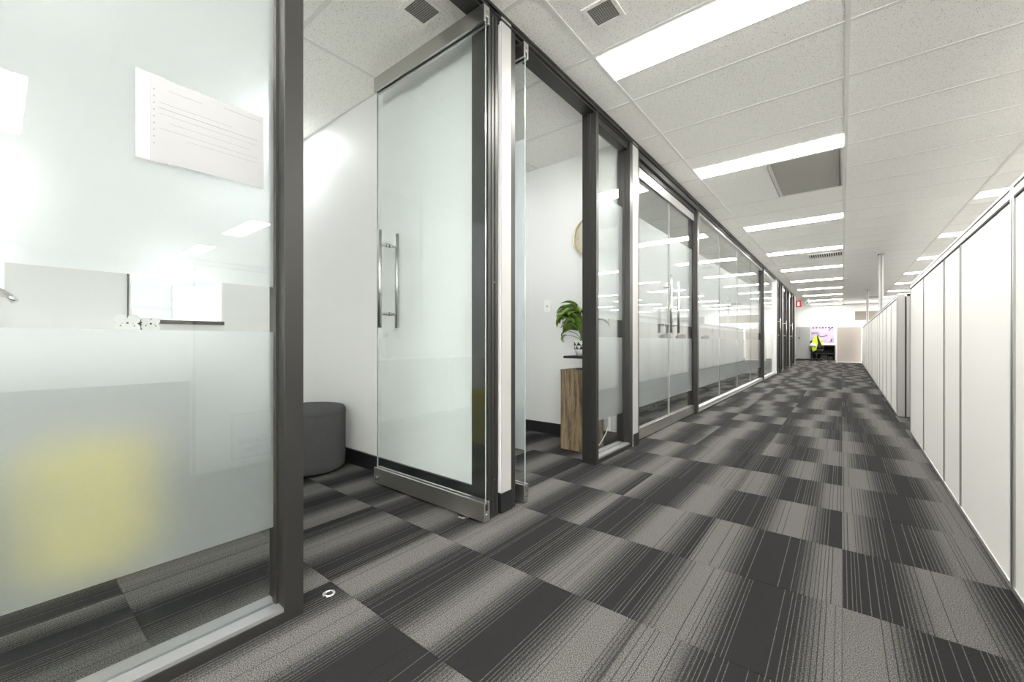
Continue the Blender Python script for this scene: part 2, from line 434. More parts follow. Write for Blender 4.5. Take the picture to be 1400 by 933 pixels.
# ------------------------------------------------------------------ room shell
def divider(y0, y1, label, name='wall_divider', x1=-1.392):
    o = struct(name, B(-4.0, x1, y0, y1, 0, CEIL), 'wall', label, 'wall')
    obj('end_cap', B(x1, x1+.003, y0, y1, .10, CEIL-.001), 'cap', o)  # added cover that dims the overlit wall end by its darker colour
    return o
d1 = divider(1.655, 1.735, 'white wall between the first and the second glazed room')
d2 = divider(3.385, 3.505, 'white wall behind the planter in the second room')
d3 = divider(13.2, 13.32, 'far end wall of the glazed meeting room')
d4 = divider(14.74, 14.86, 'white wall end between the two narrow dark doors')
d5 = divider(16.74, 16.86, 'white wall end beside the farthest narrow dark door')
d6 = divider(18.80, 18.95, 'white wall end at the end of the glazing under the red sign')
def skirt(name, boxes, label, cat='skirting'):
    bm = bmesh.new()
    for b in boxes: box(bm, *b)
    return struct(name, bm, 'dark_base', label, cat, bevel=.001)
skirt('baseboard_room', [(-4.0, -1.51, 1.640, 1.655, 0, .105)], 'black skirting behind the open nearest glass door')
skirt('baseboard_post', [(-1.46, -1.385, 1.648, 1.742, 0, .105), ], 'black base block at the foot of the white strip beside the open door')
skirt('baseboard_planter', [(-4.0, -1.51, 3.370, 3.385, 0, .105)], 'black skirting behind the timber plinth')
skirt('baseboard_strip', [(-1.46, -1.384, 3.40, 3.505, 0, .105)], 'small black base block between second room and double doors')
bm = bmesh.new()   # left wall of the rooms with a window opening
for a in ((-4.1, -4.0, -3, .606, 0, CEIL), (-4.1, -4.0, 1.188, 25, 0, CEIL), (-4.1, -4.0, .606, 1.188, 0, 1.035), (-4.1, -4.0, .606, 1.188, 1.62, CEIL)): box(bm, *a)
struct('wall_left', bm, 'wall', 'white outer wall of the glazed rooms', 'wall')
win = tag(obj('window_1', B(-4.09, -3.985, .607, 1.187, 1.035, 1.062), 'silver'), 'grey sill and bright window seen through the clear strip of the nearest pane', 'window', kind='structure')
bm = bmesh.new()
box(bm, -4.07, -3.99, .606, .622, 1.062, 1.62); box(bm, -4.07, -3.99, 1.172, 1.188, 1.062, 1.62); box(bm, -4.07, -3.99, .622, 1.172, 1.59, 1.62)
obj('window_frame', bm, 'pvc', win)
obj('jamb_seal', B(-3.995, -3.99, .600, .610, 1.06, 1.62), 'frame', win)
bm = bmesh.new(); pane(bm, -4.06, -4.052, .622, 1.172, 1.062, 1.59); obj('pane', bm, ['glass', 'edge'], win)
obj('sill_rail', B(-3.99, -3.975, .60, 1.19, 1.03, 1.058), 'frame', win, bevel=.002)
bm = bmesh.new(); fw = [(.6, 4.3), (4.6, 8.4)]; xs = -4.1  # openings behind the camera are added to light the near ceiling
for a, b in fw:
    box(bm, xs, a, -3.1, -3, 0, CEIL); box(bm, a, b, -3.1, -3, 0, .75); box(bm, a, b, -3.1, -3, 2.45, CEIL); xs = b
box(bm, xs, 9, -3.1, -3, 0, CEIL)
struct('wall_front', bm, 'wall', 'white wall behind the camera', 'wall')
for n_, (a, b) in enumerate(fw):
    f = thing('window_%d' % (n_+20), ['window behind the camera nearer the corridor', 'window behind the camera farther from the corridor'][n_], 'window', (a, -3, .75), kind='structure')
    bm = B(a, a+.05, -3.08, -2.99, .75, 2.45); box(bm, b-.05, b, -3.08, -2.99, .75, 2.45); box(bm, a, b, -3.08, -2.99, 2.40, 2.45); box(bm, a, b, -3.08, -2.97, .72, .77)
    obj('window_frame', bm, 'frame', f)
    bm = bmesh.new(); pane(bm, a+.05, b-.05, -3.05, -3.042, .77, 2.40); obj('pane', bm, ['glass', 'edge'], f)
bm = bmesh.new(); rw = [(5.9+3.75*q, 5.9+3.75*q+3.55) for q in range(3)]; ys_ = -3  # unseen side openings, added so daylight lifts the ceiling
for a, b in rw:
    box(bm, 8.6, 8.7, ys_, a, 0, CEIL); box(bm, 8.6, 8.7, a, b, 0, .75); box(bm, 8.6, 8.7, a, b, 2.45, CEIL); ys_ = b
box(bm, 8.6, 8.7, ys_, 25, 0, CEIL)
struct('wall_right', bm, 'wall', 'white far side wall of the open office', 'wall')
for n_, (a, b) in enumerate(rw):
    f = thing('window_%d' % (n_+9), ordw[n_]+' big window from the camera along the open office side wall', 'window', (8.6, a, .75), kind='structure')
    bm = B(8.58, 8.66, a, a+.05, .75, 2.45); box(bm, 8.58, 8.66, b-.05, b, .75, 2.45); box(bm, 8.58, 8.66, a, b, 2.40, 2.45); box(bm, 8.56, 8.66, a, b, .72, .77); box(bm, 8.60, 8.64, (a+b)/2-.025, (a+b)/2+.025, .77, 2.4)
    obj('window_frame', bm, 'frame', f)
    bm = bmesh.new(); pane(bm, 8.615, 8.623, a+.05, b-.05, .77, 2.40); obj('pane', bm, ['glass', 'edge'], f)
YB = 24.8
bm = bmesh.new(); wins = [(.41, 2.43), (3.06, 5.0), (5.6, 7.6)]
xs = -4.1
for a, b in wins:
    box(bm, xs, a, YB, YB+.1, 0, CEIL); box(bm, a, b, YB, YB+.1, 0, 1.0); box(bm, a, b, YB, YB+.1, 2.32, CEIL); xs = b
box(bm, xs, 8.7, YB, YB+.1, 0, CEIL)
struct('wall_back', bm, 'wall_end', 'white end wall of the corridor', 'wall')
for n_, (a, b) in enumerate(wins):
    f = thing('window_%d' % (n_+2), ['end-wall window with half-drawn taupe blind behind the right screens', 'second end-wall window with a taupe blind', 'third end-wall window with a taupe blind'][n_], 'window', (a, YB, 1.0), kind='structure')
    bm = bmesh.new()
    box(bm, a, a+.05, YB-.03, YB+.08, 1, 2.32); box(bm, b-.05, b, YB-.03, YB+.08, 1, 2.32); box(bm, a, b, YB-.03, YB+.08, 2.27, 2.32); box(bm, a, b, YB-.05, YB+.08, .97, 1.02)
    box(bm, a, b, YB-.03, YB+.06, 1.80, 1.85); obj('window_frame', bm, 'pvc', f)
    obj('blind', B(a+.05, b-.05, YB+.01, YB+.02, 1.84, 2.27), 'blind', f)
    bm = bmesh.new(); pane(bm, a+.05, b-.05, YB+.05, YB+.058, 1.02, 1.80); obj('pane', bm, ['glass', 'edge'], f)

# ------------------------------------------------------------------ glazed front
ZT = 2.56
def post(y0, y1, parent, z1=CEIL-.002, x0=FX0, x1=FX1, ribs=True):
    bm = B(x0, x1, y0, y1, 0, z1)
    o = obj('post', bm, 'frame', parent, bevel=.0015)
    if ribs:
        bm = B(x0+.045, x0+.071, y0-.008, y0, .045, z1); box(bm, x0+.045, x0+.071, y1, y1+.008, .045, z1)
        obj('glazing_channel', bm, 'frame', parent)
    return o
def films(y0, y1, parent, x=GX-.0075, upper=True):
    for z0, z1 in ((.292, .93), (1.075, 2.03)) if upper else ((.292, .93),):
        obj('frosted_film', B(x, x+.0006, y0, y1, z0, z1), 'film', parent)
def glassy(y0, y1, z0, z1, parent, mat='glass', x=GX):
    bm = bmesh.new(); pane(bm, x-.005, x+.005, y0, y1, z0, z1)
    return obj('glass_pane', bm, [mat, 'edge_pale'], parent)
def sill(y0, y1, parent):
    obj('sill', B(FX0, FX1, y0, y1, 0, .034), 'frame', parent, bevel=.001)
    bm = B(GX+.008, FX1-.003, y0, y1, .034, .047); box(bm, FX0+.003, GX-.008, y0, y1, .034, .047)
    obj('glazing_bead', bm, 'bead', parent, bevel=.001)
# head track
bm = B(FX0, FX1, -3, 18.8, 2.572, CEIL-.001); box(bm, FX0+.01, FX1-.012, -3, 18.8, ZT, 2.572)
box(bm, FX1, FX1+.006, -3, 18.8, 2.598, CEIL-.001); box(bm, FX1, FX1+.006, -3, 18.8, 2.572, 2.58)
struct('trim_1', bm, 'frame', 'charcoal metal head track along the ceiling above the glazing', 'trim')

w1 = thing('window_5', 'nearest glazed panel with frosted bands and a taped paper notice', 'glazed panel', (GX, -.6, 0), kind='structure')
post(.58, .64, w1); post(-1.6, -1.54, w1); sill(-1.54, .58, w1)
glassy(-1.54, .578, .04, ZT, w1); films(-1.54, .572, w1)
pp = thing('paper_notice', 'white landscape paper notice taped to the nearest glass panel', 'notice', (GX+.0055, .39, 1.5))
px = GX+.006
obj('sheet', B(px, px+.0006, .262, .538, 1.385, 1.612), 'paper', pp); obj('under_sheet', B(px-.0004, px, .232, .30, 1.382, 1.615), 'paper2', pp)
bm = bmesh.new()
for z, a, b, h in ((1.583, .30, .38, .0006), (1.594, .43, .53, .0009), (1.53, .28, .52, .0010), (1.545, .28, .45, .0006), (1.515, .28, .52, .0005), (1.495, .30, .5, .0005), (1.475, .28, .52, .0006), (1.46, .34, .52, .0005)):
    box(bm, px+.0006, px+.0008, a, b, z, z+h)
for q in range(9): box(bm, px+.0006, px+.0008, .268, .271, 1.43+q*.018, 1.433+q*.018)
obj('printed_lines', bm, 'print', pp)

# ---- swing doors
def handle_pair(parent, cx, cy, z0, z1, along, off=.062, r=.0125):
    """along: 'x' when the glass is square to the corridor, else 'y'"""
    for s in (-1, 1):
        bm = bmesh.new()
        p = (cx, cy+s*off) if along == 'x' else (cx+s*off, cy)
        tube(bm, [(p[0], p[1], z0), (p[0], p[1], z1)], r, 16)
        h = obj('handle', bm, 'satin', parent)
        for z in (z0+.085, z1-.085):
            bm = bmesh.new(); q = (cx, cy+s*.005) if along == 'x' else (cx+s*.005, cy)
            tube(bm, [(q[0], q[1], z), (p[0], p[1], z)], .0085, 12)
            m = (cx, cy+s*.018) if along == 'x' else (cx+s*.018, cy)
            tube(bm, [(q[0], q[1], z), (m[0], m[1], z)], .0125, 12)
            obj('standoff', bm, 'satin', h)
def open_door(name, yc, label):
    d = thing(name, label, 'door', (-1.41, yc, 0), kind='structure')
    x0, x1 = -2.30, -1.378
    bm = bmesh.new(); pane(bm, x0, x1, yc-.005, yc+.005, .09, 2.50); obj('glass_pane', bm, ['glass_door', 'edge'], d)
    for nm, z0, z1 in (('bottom_rail', .010, .104), ('top_rail', 2.472, 2.556)):
        bm = bmesh.new(); up = nm == 'bottom_rail'
        box(bm, x0-.01, x1+.008, yc-.021, yc-.008, z0, z1); box(bm, x0-.01, x1+.008, yc+.008, yc+.021, z0, z1)
        if up: box(bm, x0-.01, x1+.008, yc-.008, yc+.008, z0, z1-.045)
        else: box(bm, x0-.01, x1+.008, yc-.008, yc+.008, z0+.03, z1)
        r_ = obj(nm, bm, 'satin', d, bevel=.0012)
        bm = bmesh.new()
        zc = z0+.03 if up else z1-.03
        tube(bm, [(x1+.0081, yc, zc), (x1+.0095, yc, zc)], .005, 10); obj('screw', bm, 'chrome', r_)
        if up:
            bm = B(x0+.012, x0+.046, yc-.026, yc-.021, z0+.02, z0+.052); box(bm, x0+.02, x0+.038, yc-.034, yc-.026, z0+.03, z0+.042); obj('lock', bm, 'chrome', r_, bevel=.001)
    return d
dr1 = open_door('door_1', 1.52, 'nearest frameless glass door standing open with brushed steel rails')
handle_pair(dr1, -2.185, 1.52, .982, 1.572, 'x')
post(1.552, 1.628, dr1, ribs=False)
bm = B(FX1-.002, FX1+.004, 1.575, 1.585, .02, 2.56); box(bm, FX1-.002, FX1+.004, 1.602, 1.607, .02, 2.56); obj('post_rib', bm, 'frame', dr1)
bm = bmesh.new(); tube(bm, [(FX1+.0005, 1.60, .19), (FX1+.003, 1.60, .19)], .004, 8); tube(bm, [(FX1+.0005, 1.60, 1.2), (FX1+.003, 1.60, 1.2)], .004, 8); obj('screw', bm, 'chrome', dr1)
bm = B(-1.53, -1.49, 1.475, 1.50, .0, .004); box(bm, -1.505, -1.47, 1.49, 1.505, .0, .007); obj('floor_pivot', bm, 'chrome', dr1)
dr2 = open_door('door_2', 1.845, 'second frameless glass door seen edge-on, standing open into the planter room')
handle_pair(dr2, -2.185, 1.845, .982, 1.572, 'x')
post(1.737, 1.772, dr2, ribs=False)
films2 = obj('frosted_film', B(-2.29, -1.385, 1.8512, 1.8518, .292, 2.03), 'film', dr2)
w2 = thing('window_6', 'narrow glazed sidelight right of the planter between charcoal posts', 'glazed panel', (GX, 3.0, 0), kind='structure')
post(2.722, 2.76, w2); post(3.328, 3.388, w2); sill(2.76, 3.328, w2)
obj('head', B(FX0+.02, FX1-.02, 2.76, 3.328, 2.51, ZT), 'frame', w2)
glassy(2.762, 3.326, .04, 2.52, w2); films(2.768, 3.320, w2)
# double doors
def leaf(name, y0, y1, yh, label):
    d = thing(name, label, 'door', (GX, (y0+y1)/2, 0), kind='structure')
    glassy(y0+.003, y1-.003, .08, 2.43, d, 'glass')
    films(y0+.006, y1-.006, d)
    for nm, z0, z1 in (('bottom_rail', .012, .112), ('top_rail', 2.375, 2.462)):
        bm = B(GX-.021, GX-.008, y0+.002, y1-.002, z0, z1); box(bm, GX+.008, GX+.021, y0+.002, y1-.002, z0, z1)
        box(bm, GX-.008, GX+.008, y0+.002, y1-.002, *((z0, z1-.04) if z0 < 1 else (z0+.03, z1))); obj(nm, bm, 'silver' if z0 > 1 else 'satin', d, bevel=.001)
    handle_pair(d, GX, yh, .985, 1.545, 'y')
leaf('door_3', 3.535, 4.50, 4.38, 'left leaf of the closed glass double doors')
leaf('door_4', 4.506, 5.395, 4.63, 'right leaf of the closed glass double doors')
t = thing('trim_2', 'charcoal door frame around the closed glass double doors', 'trim', (GX, 4.46, 0), kind='structure')
obj('post', B(FX0, FX1, 3.507, 3.530, 0, ZT), 'frame', t)
bm = B(FX0, FX1, 3.53, 5.398, 2.51, ZT); box(bm, FX0+.03, FX1-.03, 3.53, 5.398, 2.468, 2.51); obj('head', bm, 'frame', t)
w3 = thing('window_7', 'long frameless glazed wall of four sheets with a frosted band', 'glazed panel', (GX, 8.2, 0), kind='structure')
post(5.40, 5.46, w3); post(10.94, 11.0, w3)
def bay(y0, y1, n, parent):
    bm = B(FX0, FX1, y0, y1, 0, .02); obj('sill', bm, 'frame', parent)
    obj('sill_channel', B(GX-.022, GX+.035, y0, y1, .02, .062), 'silver', parent, bevel=.001)
    bm = B(GX-.022, GX+.03, y0, y1, 2.505, 2.54); obj('head_channel', bm, 'silver', parent, bevel=.001)
    obj('head', B(FX0+.012, FX1-.012, y0, y1, 2.54, ZT), 'frame', parent)
    L = (y1-y0)/n
    for q in range(n):
        glassy(y0+q*L+.001, y0+(q+1)*L-.001, .05, 2.52, parent, 'glass'); films(y0+q*L+.004, y0+(q+1)*L-.004, parent)
bay(5.46, 10.94, 4, w3)
w4 = thing('window_8', 'shorter glazed sheet left of the narrow dark doors', 'glazed panel', (GX, 12, 0), kind='structure')
bay(11.0, 13.55, 1, w4)
def booth(name, y0, y1, label):
    d = thing(name, label, 'door', (GX, (y0+y1)/2, 0), kind='structure')
    post(y0, y0+.07, d, ribs=False); post(y1-.10, y1, d, ribs=False)
    m = y0+(y1-y0)*.5; post(m, m+.07, d, ribs=False)
    glassy(y0+.07, m, .1, 2.45, d, 'glass'); glassy(m+.07, y1-.1, .04, 2.5, d, 'glass')
    obj('bottom_rail', B(GX-.02, GX+.02, y0+.07, m, .01, .11), 'frame', d); obj('top_rail', B(GX-.02, GX+.02, y0+.07, m, 2.45, ZT), 'frame', d)
    obj('sill', B(FX0, FX1, m+.07, y1-.1, 0, .05), 'frame', d)
    handle_pair(d, GX, m-.08, .985, 1.545, 'y', r=.011)
booth('door_5', 13.55, 14.74, 'nearest of the three narrow dark doors at the far end')
booth('door_6', 14.86, 16.74, 'middle of the three narrow dark doors at the far end')
booth('door_7', 16.86, 18.80, 'farthest of the three narrow dark doors at the far end')

# small floor items
bm = bmesh.new(); lathe(bm, [(.0105, .001), (.0115, .0035), (.020, .003), (.0225, .0008), (.0225, 0)], 28, (-1.43, .747, 0))
t = thing('floor_bolt_socket', 'round bright metal bolt socket set in the carpet by the near post', 'socket', (-1.43, .747, 0))
obj('ring', bm, 'chrome', t); bm = bmesh.new(); lathe(bm, [(0, .0012), (.0106, .0012)], 20, (-1.43, .747, 0)); obj('hole', bm, 'black', t)

# ------------------------------------------------------------------ room lights
t = make_lamp(-2.98, -1.2, 'ceiling light of the nearest room, above the yellow pouf end', 'ceiling lights inside the rooms', mat='room_lamp', name='room_light')  # added out of view to brighten the nearest room
t = make_lamp(-2.98, 2.42, 'ceiling light of the room with the planter', 'ceiling lights inside the rooms', mat='room_lamp_b', name='room_light')
t = thing('downlight', 'round ceiling downlight lighting the wall of the nearest room', 'light', (-3.45, 1.44, CEIL))
bm = bmesh.new(); lathe(bm, [(.055, 0), (.055, -.006), (.07, -.006), (.075, 0)], 32, (-3.45, 1.44, CEIL)); obj('rim', bm, 'pvc', t)
bm = bmesh.new(); lathe(bm, [(0, -.003), (.055, -.003), (.055, .0)], 32, (-3.45, 1.44, CEIL)); obj('lens', bm, 'down_lamp', t)

# ------------------------------------------------------------------ room 1 furniture
def ottoman(x, y, r, h, mat, label):
    t = thing('ottoman', label, 'ottoman', (x, y, 0))
    bm = bmesh.new()
    pr = [(0, 0.012), (r*.9, .012), (r*.985, .03), (r, .08), (r, h-.07), (r*.995, h-.05)]; lathe(bm, pr, 64, (x, y, 0)); obj('body', bm, mat, t)
    bm = bmesh.new(); pr = [(r*.99, h-.052), (r*1.005, h-.04), (r*.995, h-.02), (r*.95, h-.006), (r*.8, h), (0, h+.004)]; lathe(bm, pr, 64, (x, y, 0)); obj('seat_pad', bm, mat, t)
    bm = bmesh.new(); n = 48
    tube(bm, [(x+(r+.001)*math.cos(2*math.pi*q/n), y+(r+.001)*math.sin(2*math.pi*q/n), h-.048) for q in range(n+1)], .003, 6, False); obj('piping', bm, mat, t)
    bm = bmesh.new(); lathe(bm, [(r*.7, 0), (r*.7, .014)], 32, (x, y, 0)); obj('base', bm, 'black', t)
ottoman(-2.93, 1.38, .245, .445, 'grey_ott', 'round charcoal felt ottoman against the wall past the near post')
ottoman(-2.42, .25, .215, .47, 'yellow', 'round mustard yellow ottoman blurred behind the frosted nearest pane')
# desk with monitor arms by the window
dk = thing('desk', 'white desk under the window of the nearest room', 'desk', (-3.62, .3, 0))
obj('desk_top', B(-3.98, -3.28, -.7, 1.1, .70, .725), 'desk', dk, bevel=.002)
for y in (-.62, 1.02):
    for x in (-3.93, -3.33): obj('leg', B(x-.02, x+.02, y-.02, y+.02, 0, .70), 'silver', dk)
ma = thing('monitor_arm', 'twin monitor arm with two bare butterfly mounting plates by the window', 'monitor arm', (-3.5, .56, .725))
bm = bmesh.new(); lathe(bm, [(0, 0), (.05, 0), (.05, .012), (.02, .018), (.018, .27), (0, .27)], 24, (-3.62, .56, .725)); obj('pole', bm, 'silver', ma)
bm = bmesh.new(); tube(bm, [(-3.62, .56, .95), (-3.55, .59, .97), (-3.47, .57, 1.0)], .016, 10); tube(bm, [(-3.47, .57, 1.0), (-3.45, .56, 1.02)], .02, 10); obj('arm', bm, 'black', ma)
dirv = Vector((1.344, -.207, 0)).normalized(); side = Vector((-dirv.y, dirv.x, 0))
def plate(cen, wd):
    bm = bmesh.new(); n = 72; ring = []
    for q in range(n):
        a = 2*math.pi*q/n; rr = wd/2*(.68+.46*abs(math.sin(2*a))**.8)
        ring.append((rr*math.cos(a), rr*math.sin(a)*.92))
    for dz in (0, 1):
        vv = [bm.verts.new(cen+side*u+Vector((0, 0, v))+dirv*(.004*dz)) for u, v in ring]
        if dz == 0: A = vv
        else:
            bm.faces.new(vv); bm.faces.new(list(reversed(A)))
            for q in range(n): bm.faces.new((A[q], A[(q+1) % n], vv[(q+1) % n], vv[q]))
    p = obj('mounting_plate', bm, 'pvc', ma)
    bm = bmesh.new()
    for u, v, r_ in ((0, .002, .006), (-.025, -.012, .0035), (.025, -.012, .0035), (-.02, .0, .002), (.02, 0, .002), (0, .03, .0035)):
        c = cen+side*u*wd/.1+Vector((0, 0, v*wd/.1))+dirv*.0045; tube(bm, [c, c+dirv*.001], r_, 10)
    tag(obj('screw_holes', bm, 'black', p), kind='stuff')
plate(Vector((-3.42, .515, 1.008)), .125); plate(Vector((-3.44, .628, 1.008)), .095)
bm = bmesh.new(); tube(bm, [(-3.45, .52, .97), (-3.44, .53, .95), (-3.43, .54, .945)], .008, 8); obj('cable_clip', bm, 'black', ma)
ha = thing('chrome_hook', 'curved chrome hook at the left edge seen through the clear strip', 'hook', (-3.70, .03, CEIL))
bm = B(-3.712, -3.70, .018, .042, 1.15, CEIL-.002); obj('strap', bm, 'chrome', ha, bevel=.001)
bm = bmesh.new()
tube(bm, [(-3.72, -.05, 1.205), (-3.70, -.01, 1.20), (-3.68, .03, 1.178), (-3.66, .062, 1.15), (-3.65, .08, 1.12)], .017, 14); obj('curved_arm', bm, 'chrome', ha)

# ------------------------------------------------------------------ room 2: plinth, stand, lily, clock, switch
t = thing('timber_plinth', 'tall weathered timber plinth standing behind the charcoal post', 'plinth', (-1.68, 3.13, 0))
x0, x1, y0, y1 = -1.846, -1.60, 2.97, 3.25
obj('side_board', B(x0, x0+.022, y0+.022, y1, 0, .655), 'timber', t, bevel=.002)
obj('side_board', B(x1-.022, x1, y0+.022, y1, 0, .655), 'timber', t, bevel=.002)
obj('front_board', B(x0, x1, y0, y0+.022, 0, .655), 'timber', t, bevel=.002)
obj('back_board', B(x0, x1, y1, y1+.02, 0, .655), 'timber', t, bevel=.002)
obj('top_board', B(x0-.002, x1+.002, y0-.002, y1+.02, .652, .662), 'timber', t, bevel=.002)
t = thing('plant_stand', 'small black tray stand on top of the timber plinth', 'stand', (-1.69, 3.13, .662))
cx, cy = -1.70, 3.10
bm = bmesh.new(); lathe(bm, [(0, .662), (.07, .662), (.07, .668), (.012, .672), (.012, .755), (0, .755)], 28, (cx, cy, 0)); obj('stem', bm, 'black', t)
obj('tray', B(cx-.14, cx+.14, cy-.10, cy+.12, .755, .776), 'black', t, bevel=.004)
pot = thing('potted_lily', 'peace lily with drooping leaves in a white pot with black triangles', 'plant', (cx, cy, .776))
bm = bmesh.new(); n = 12; pz = .776
def rr_(z): return .068+(z)*.19
bands = [(0.0, 0), (.052, 0), (.083, 1), (.115, 1), (.125, 0)]
def ringv(z, off=0): return [bm.verts.new((cx+rr_(z)*math.cos(2*math.pi*(q+off)/n), cy+rr_(z)*math.sin(2*math.pi*(q+off)/n), pz+z)) for q in range(n)]
b0 = [bm.verts.new((cx+.056*math.cos(2*math.pi*q/n), cy+.056*math.sin(2*math.pi*q/n), pz)) for q in range(n)]
r0 = ringv(.050); r1 = ringv(.054); r2 = ringv(.086, .5); r3 = ringv(.118); r4 = ringv(.126)
def quad(A, Bq, mi=0):
    for q in range(n):
        f = bm.faces.new((A[q], A[(q+1) % n], Bq[(q+1) % n], Bq[q])); f.material_index = mi; f.smooth = True
def tri(A, Bq, s):
    for q in range(n):
        if s == 0:
            f = bm.faces.new((A[q], A[(q+1) % n], Bq[q])); f.material_index = 1
            f = bm.faces.new((Bq[q], A[(q+1) % n], Bq[(q+1) % n])); f.material_index = 0
        else:
            f = bm.faces.new((A[q], A[(q+1) % n], Bq[(q+1) % n])); f.material_index = 1
            f = bm.faces.new((A[q], Bq[(q+1) % n], Bq[q])); f.material_index = 0
bm.faces.new(list(reversed(b0))); quad(b0, r0); quad(r0, r1); tri(r1, r2, 0); tri(r2, r3, 1); quad(r3, r4)
obj('pot', bm, ['pot', 'ink'], pot)
bm = bmesh.new(); lathe(bm, [(0, .118), (.074, .114)], 24, (cx, cy, pz)); obj('soil', bm, 'soil', pot)
def lily_leaf(az, reach, rise, length, width, droop, mat='leaf'):
    """petiole arcs out of the pot, blade droops at its end"""
    d = Vector((math.cos(az), math.sin(az), 0)); up = Vector((0, 0, 1)); s = d.cross(up)
    base = Vector((cx, cy, pz+.112))+d*.018
    pts = [base+d*(reach*(f**1.6))+up*(rise*(1-(1-f)**1.7)) for f in (0, .25, .5, .75, 1)]
    bm = bmesh.new(); tube(bm, pts, [.0032, .003, .0027, .0024, .002], 6); st = obj('stem', bm, 'stem', pot)
    bm = bmesh.new(); ns = 10; p = pts[-1].copy(); ang = math.atan2((pts[-1]-pts[-2]).z, (pts[-1]-pts[-2]).dot(d)); rows = []
    tw = random.uniform(-.9, .9)
    for q in range(ns+1):
        f = q/ns; wv = width*(math.sin(math.pi*min(1, f**.75*.98+.02))**.8)*(1-.15*f)
        nrm = (-d*math.sin(ang)+up*math.cos(ang)); sd = s*math.cos(tw)+nrm*math.sin(tw)
        rows.append([bm.verts.new(p-sd*wv+nrm*wv*.35+s*.004*math.sin(9*f)), bm.verts.new(p), bm.verts.new(p+sd*wv+nrm*wv*.35)])
        p = p+(d*math.cos(ang)+up*math.sin(ang))*(length/ns); ang -= droop/ns
    for A, Bq in zip(rows, rows[1:]):
        for q in (0, 1):
            f = bm.faces.new((A[q], A[q+1], Bq[q+1], Bq[q])); f.smooth = True
    o = obj('leaf', bm, mat, pot, recalc=False); m_ = o.modifiers.new('s', 'SOLIDIFY'); m_.thickness = .0008; m_.offset = 0
LV = [(180, .13, .235, .15, .028, 2.6), (195, .10, .20, .17, .030, 2.3), (172, .16, .10, .13, .015, 3.0, 'leafd'), (188, .13, .06, .10, .016, 2.8), (205, .05, .27, .16, .032, 1.9),
      (160, .06, .25, .15, .030, 2.2), (230, .05, .22, .16, .034, 2.0), (250, .03, .20, .18, .036, 1.6), (270, .02, .15, .17, .036, 1.2), (290, .05, .24, .17, .034, 2.0),
      (310, .08, .20, .16, .03, 2.2), (330, .06, .26, .15, .03, 1.8), (0, .1, .22, .16, .03, 2.4), (20, .07, .17, .16, .03, 2.0), (45, .05, .25, .16, .032, 1.7), (80, .06, .22, .16, .03, 1.9),
      (110, .05, .2, .16, .03, 1.8), (140, .08, .18, .16, .028, 2.2), (215, .02, .12, .2, .034, 1.0), (200, .03, .17, .19, .033, 1.2), (188, .07, .23, .19, .038, 2.4), (200, .045, .25, .2, .042, 2.0), (214, .04, .19, .2, .042, 1.6), (176, .05, .20, .19, .038, 2.2), (225, .03, .26, .19, .04, 1.7), (192, .02, .16, .2, .04, .9), (260, .01, .10, .19, .034, .8), (185, .085, .255, .15, .027, 2.8),
      (240, .07, .16, .15, .03, 2.4), (176, .06, .16, .17, .030, 1.5)]
for q in range(16): LV.append((random.uniform(150, 260), random.uniform(.02, .07), random.uniform(.10, .24), random.uniform(.14, .2), random.uniform(.034, .042), random.uniform(1.0, 2.4), 'leaf' if q % 4 else 'leafd'))
for a in LV: lily_leaf(R(a[0]), a[1], a[2], a[3], a[4]*1.12, *a[5:])
# wall clock, partly behind the post
t = thing('wall_clock', 'round cream wall clock with a thin brass rim on the white wall', 'clock', (-1.765, 3.384, 1.84))
kx, ky, kz = -1.765, 3.384, 1.845
def disc_y(prof, mat, name, par):
    bm = bmesh.new(); lathe(bm, prof, 56); bm.transform(Matrix.Translation((kx, ky, kz))@Matrix.Rotation(R(90), 4, 'X')); return obj(name, bm, mat, par)
disc_y([(0, .004), (.178, .004), (.178, 0)], 'face', 'dial', t)
disc_y([(.179, 0), (.179, .03), (.184, .03), (.184, 0)], 'gold', 'rim', t)
for q in range(0, 12, 3):
    a = R(30*q); bm = B(-.004, .004, -.006, -.0045, .135, .165)
    bm.transform(Matrix.Translation((kx, ky, kz))@Matrix.Rotation(a, 4, 'Y')); obj('hour_marker', bm, 'gold', t)
for a, L in ((70, .13), (150, .09)):
    bm = B(-.003, .003, -.009, -.007, -.02, L); bm.transform(Matrix.Translation((kx, ky, kz))@Matrix.Rotation(R(a), 4, 'Y')); obj('hand', bm, 'gold', t)
t = thing('light_switch', 'white light switch plate on the wall left of the lily', 'switch', (-2.251, 3.385, 1.238))
obj('plate', B(-2.290, -2.212, 3.376, 3.386, 1.18, 1.298), 'pvc', t, bevel=.003); obj('rocker', B(-2.257, -2.245, 3.372, 3.377, 1.23, 1.248), 'ventw', t)
# white cable hanging behind the sidelight glass
t = thing('white_cable', 'white cable hanging behind the sidelight glass near the floor', 'cable', (-1.56, 3.27, 0))
bm = bmesh.new(); tube(bm, [(-1.545, 3.27, .30), (-1.546, 3.26, .20), (-1.553, 3.22, .13), (-1.565, 3.17, .07), (-1.575, 3.13, .035)], .004, 8); obj('cord', bm, 'pvc', t)
obj('tag', B(-1.552, -1.544, 3.245, 3.285, .14, .27), 'pvc', t)

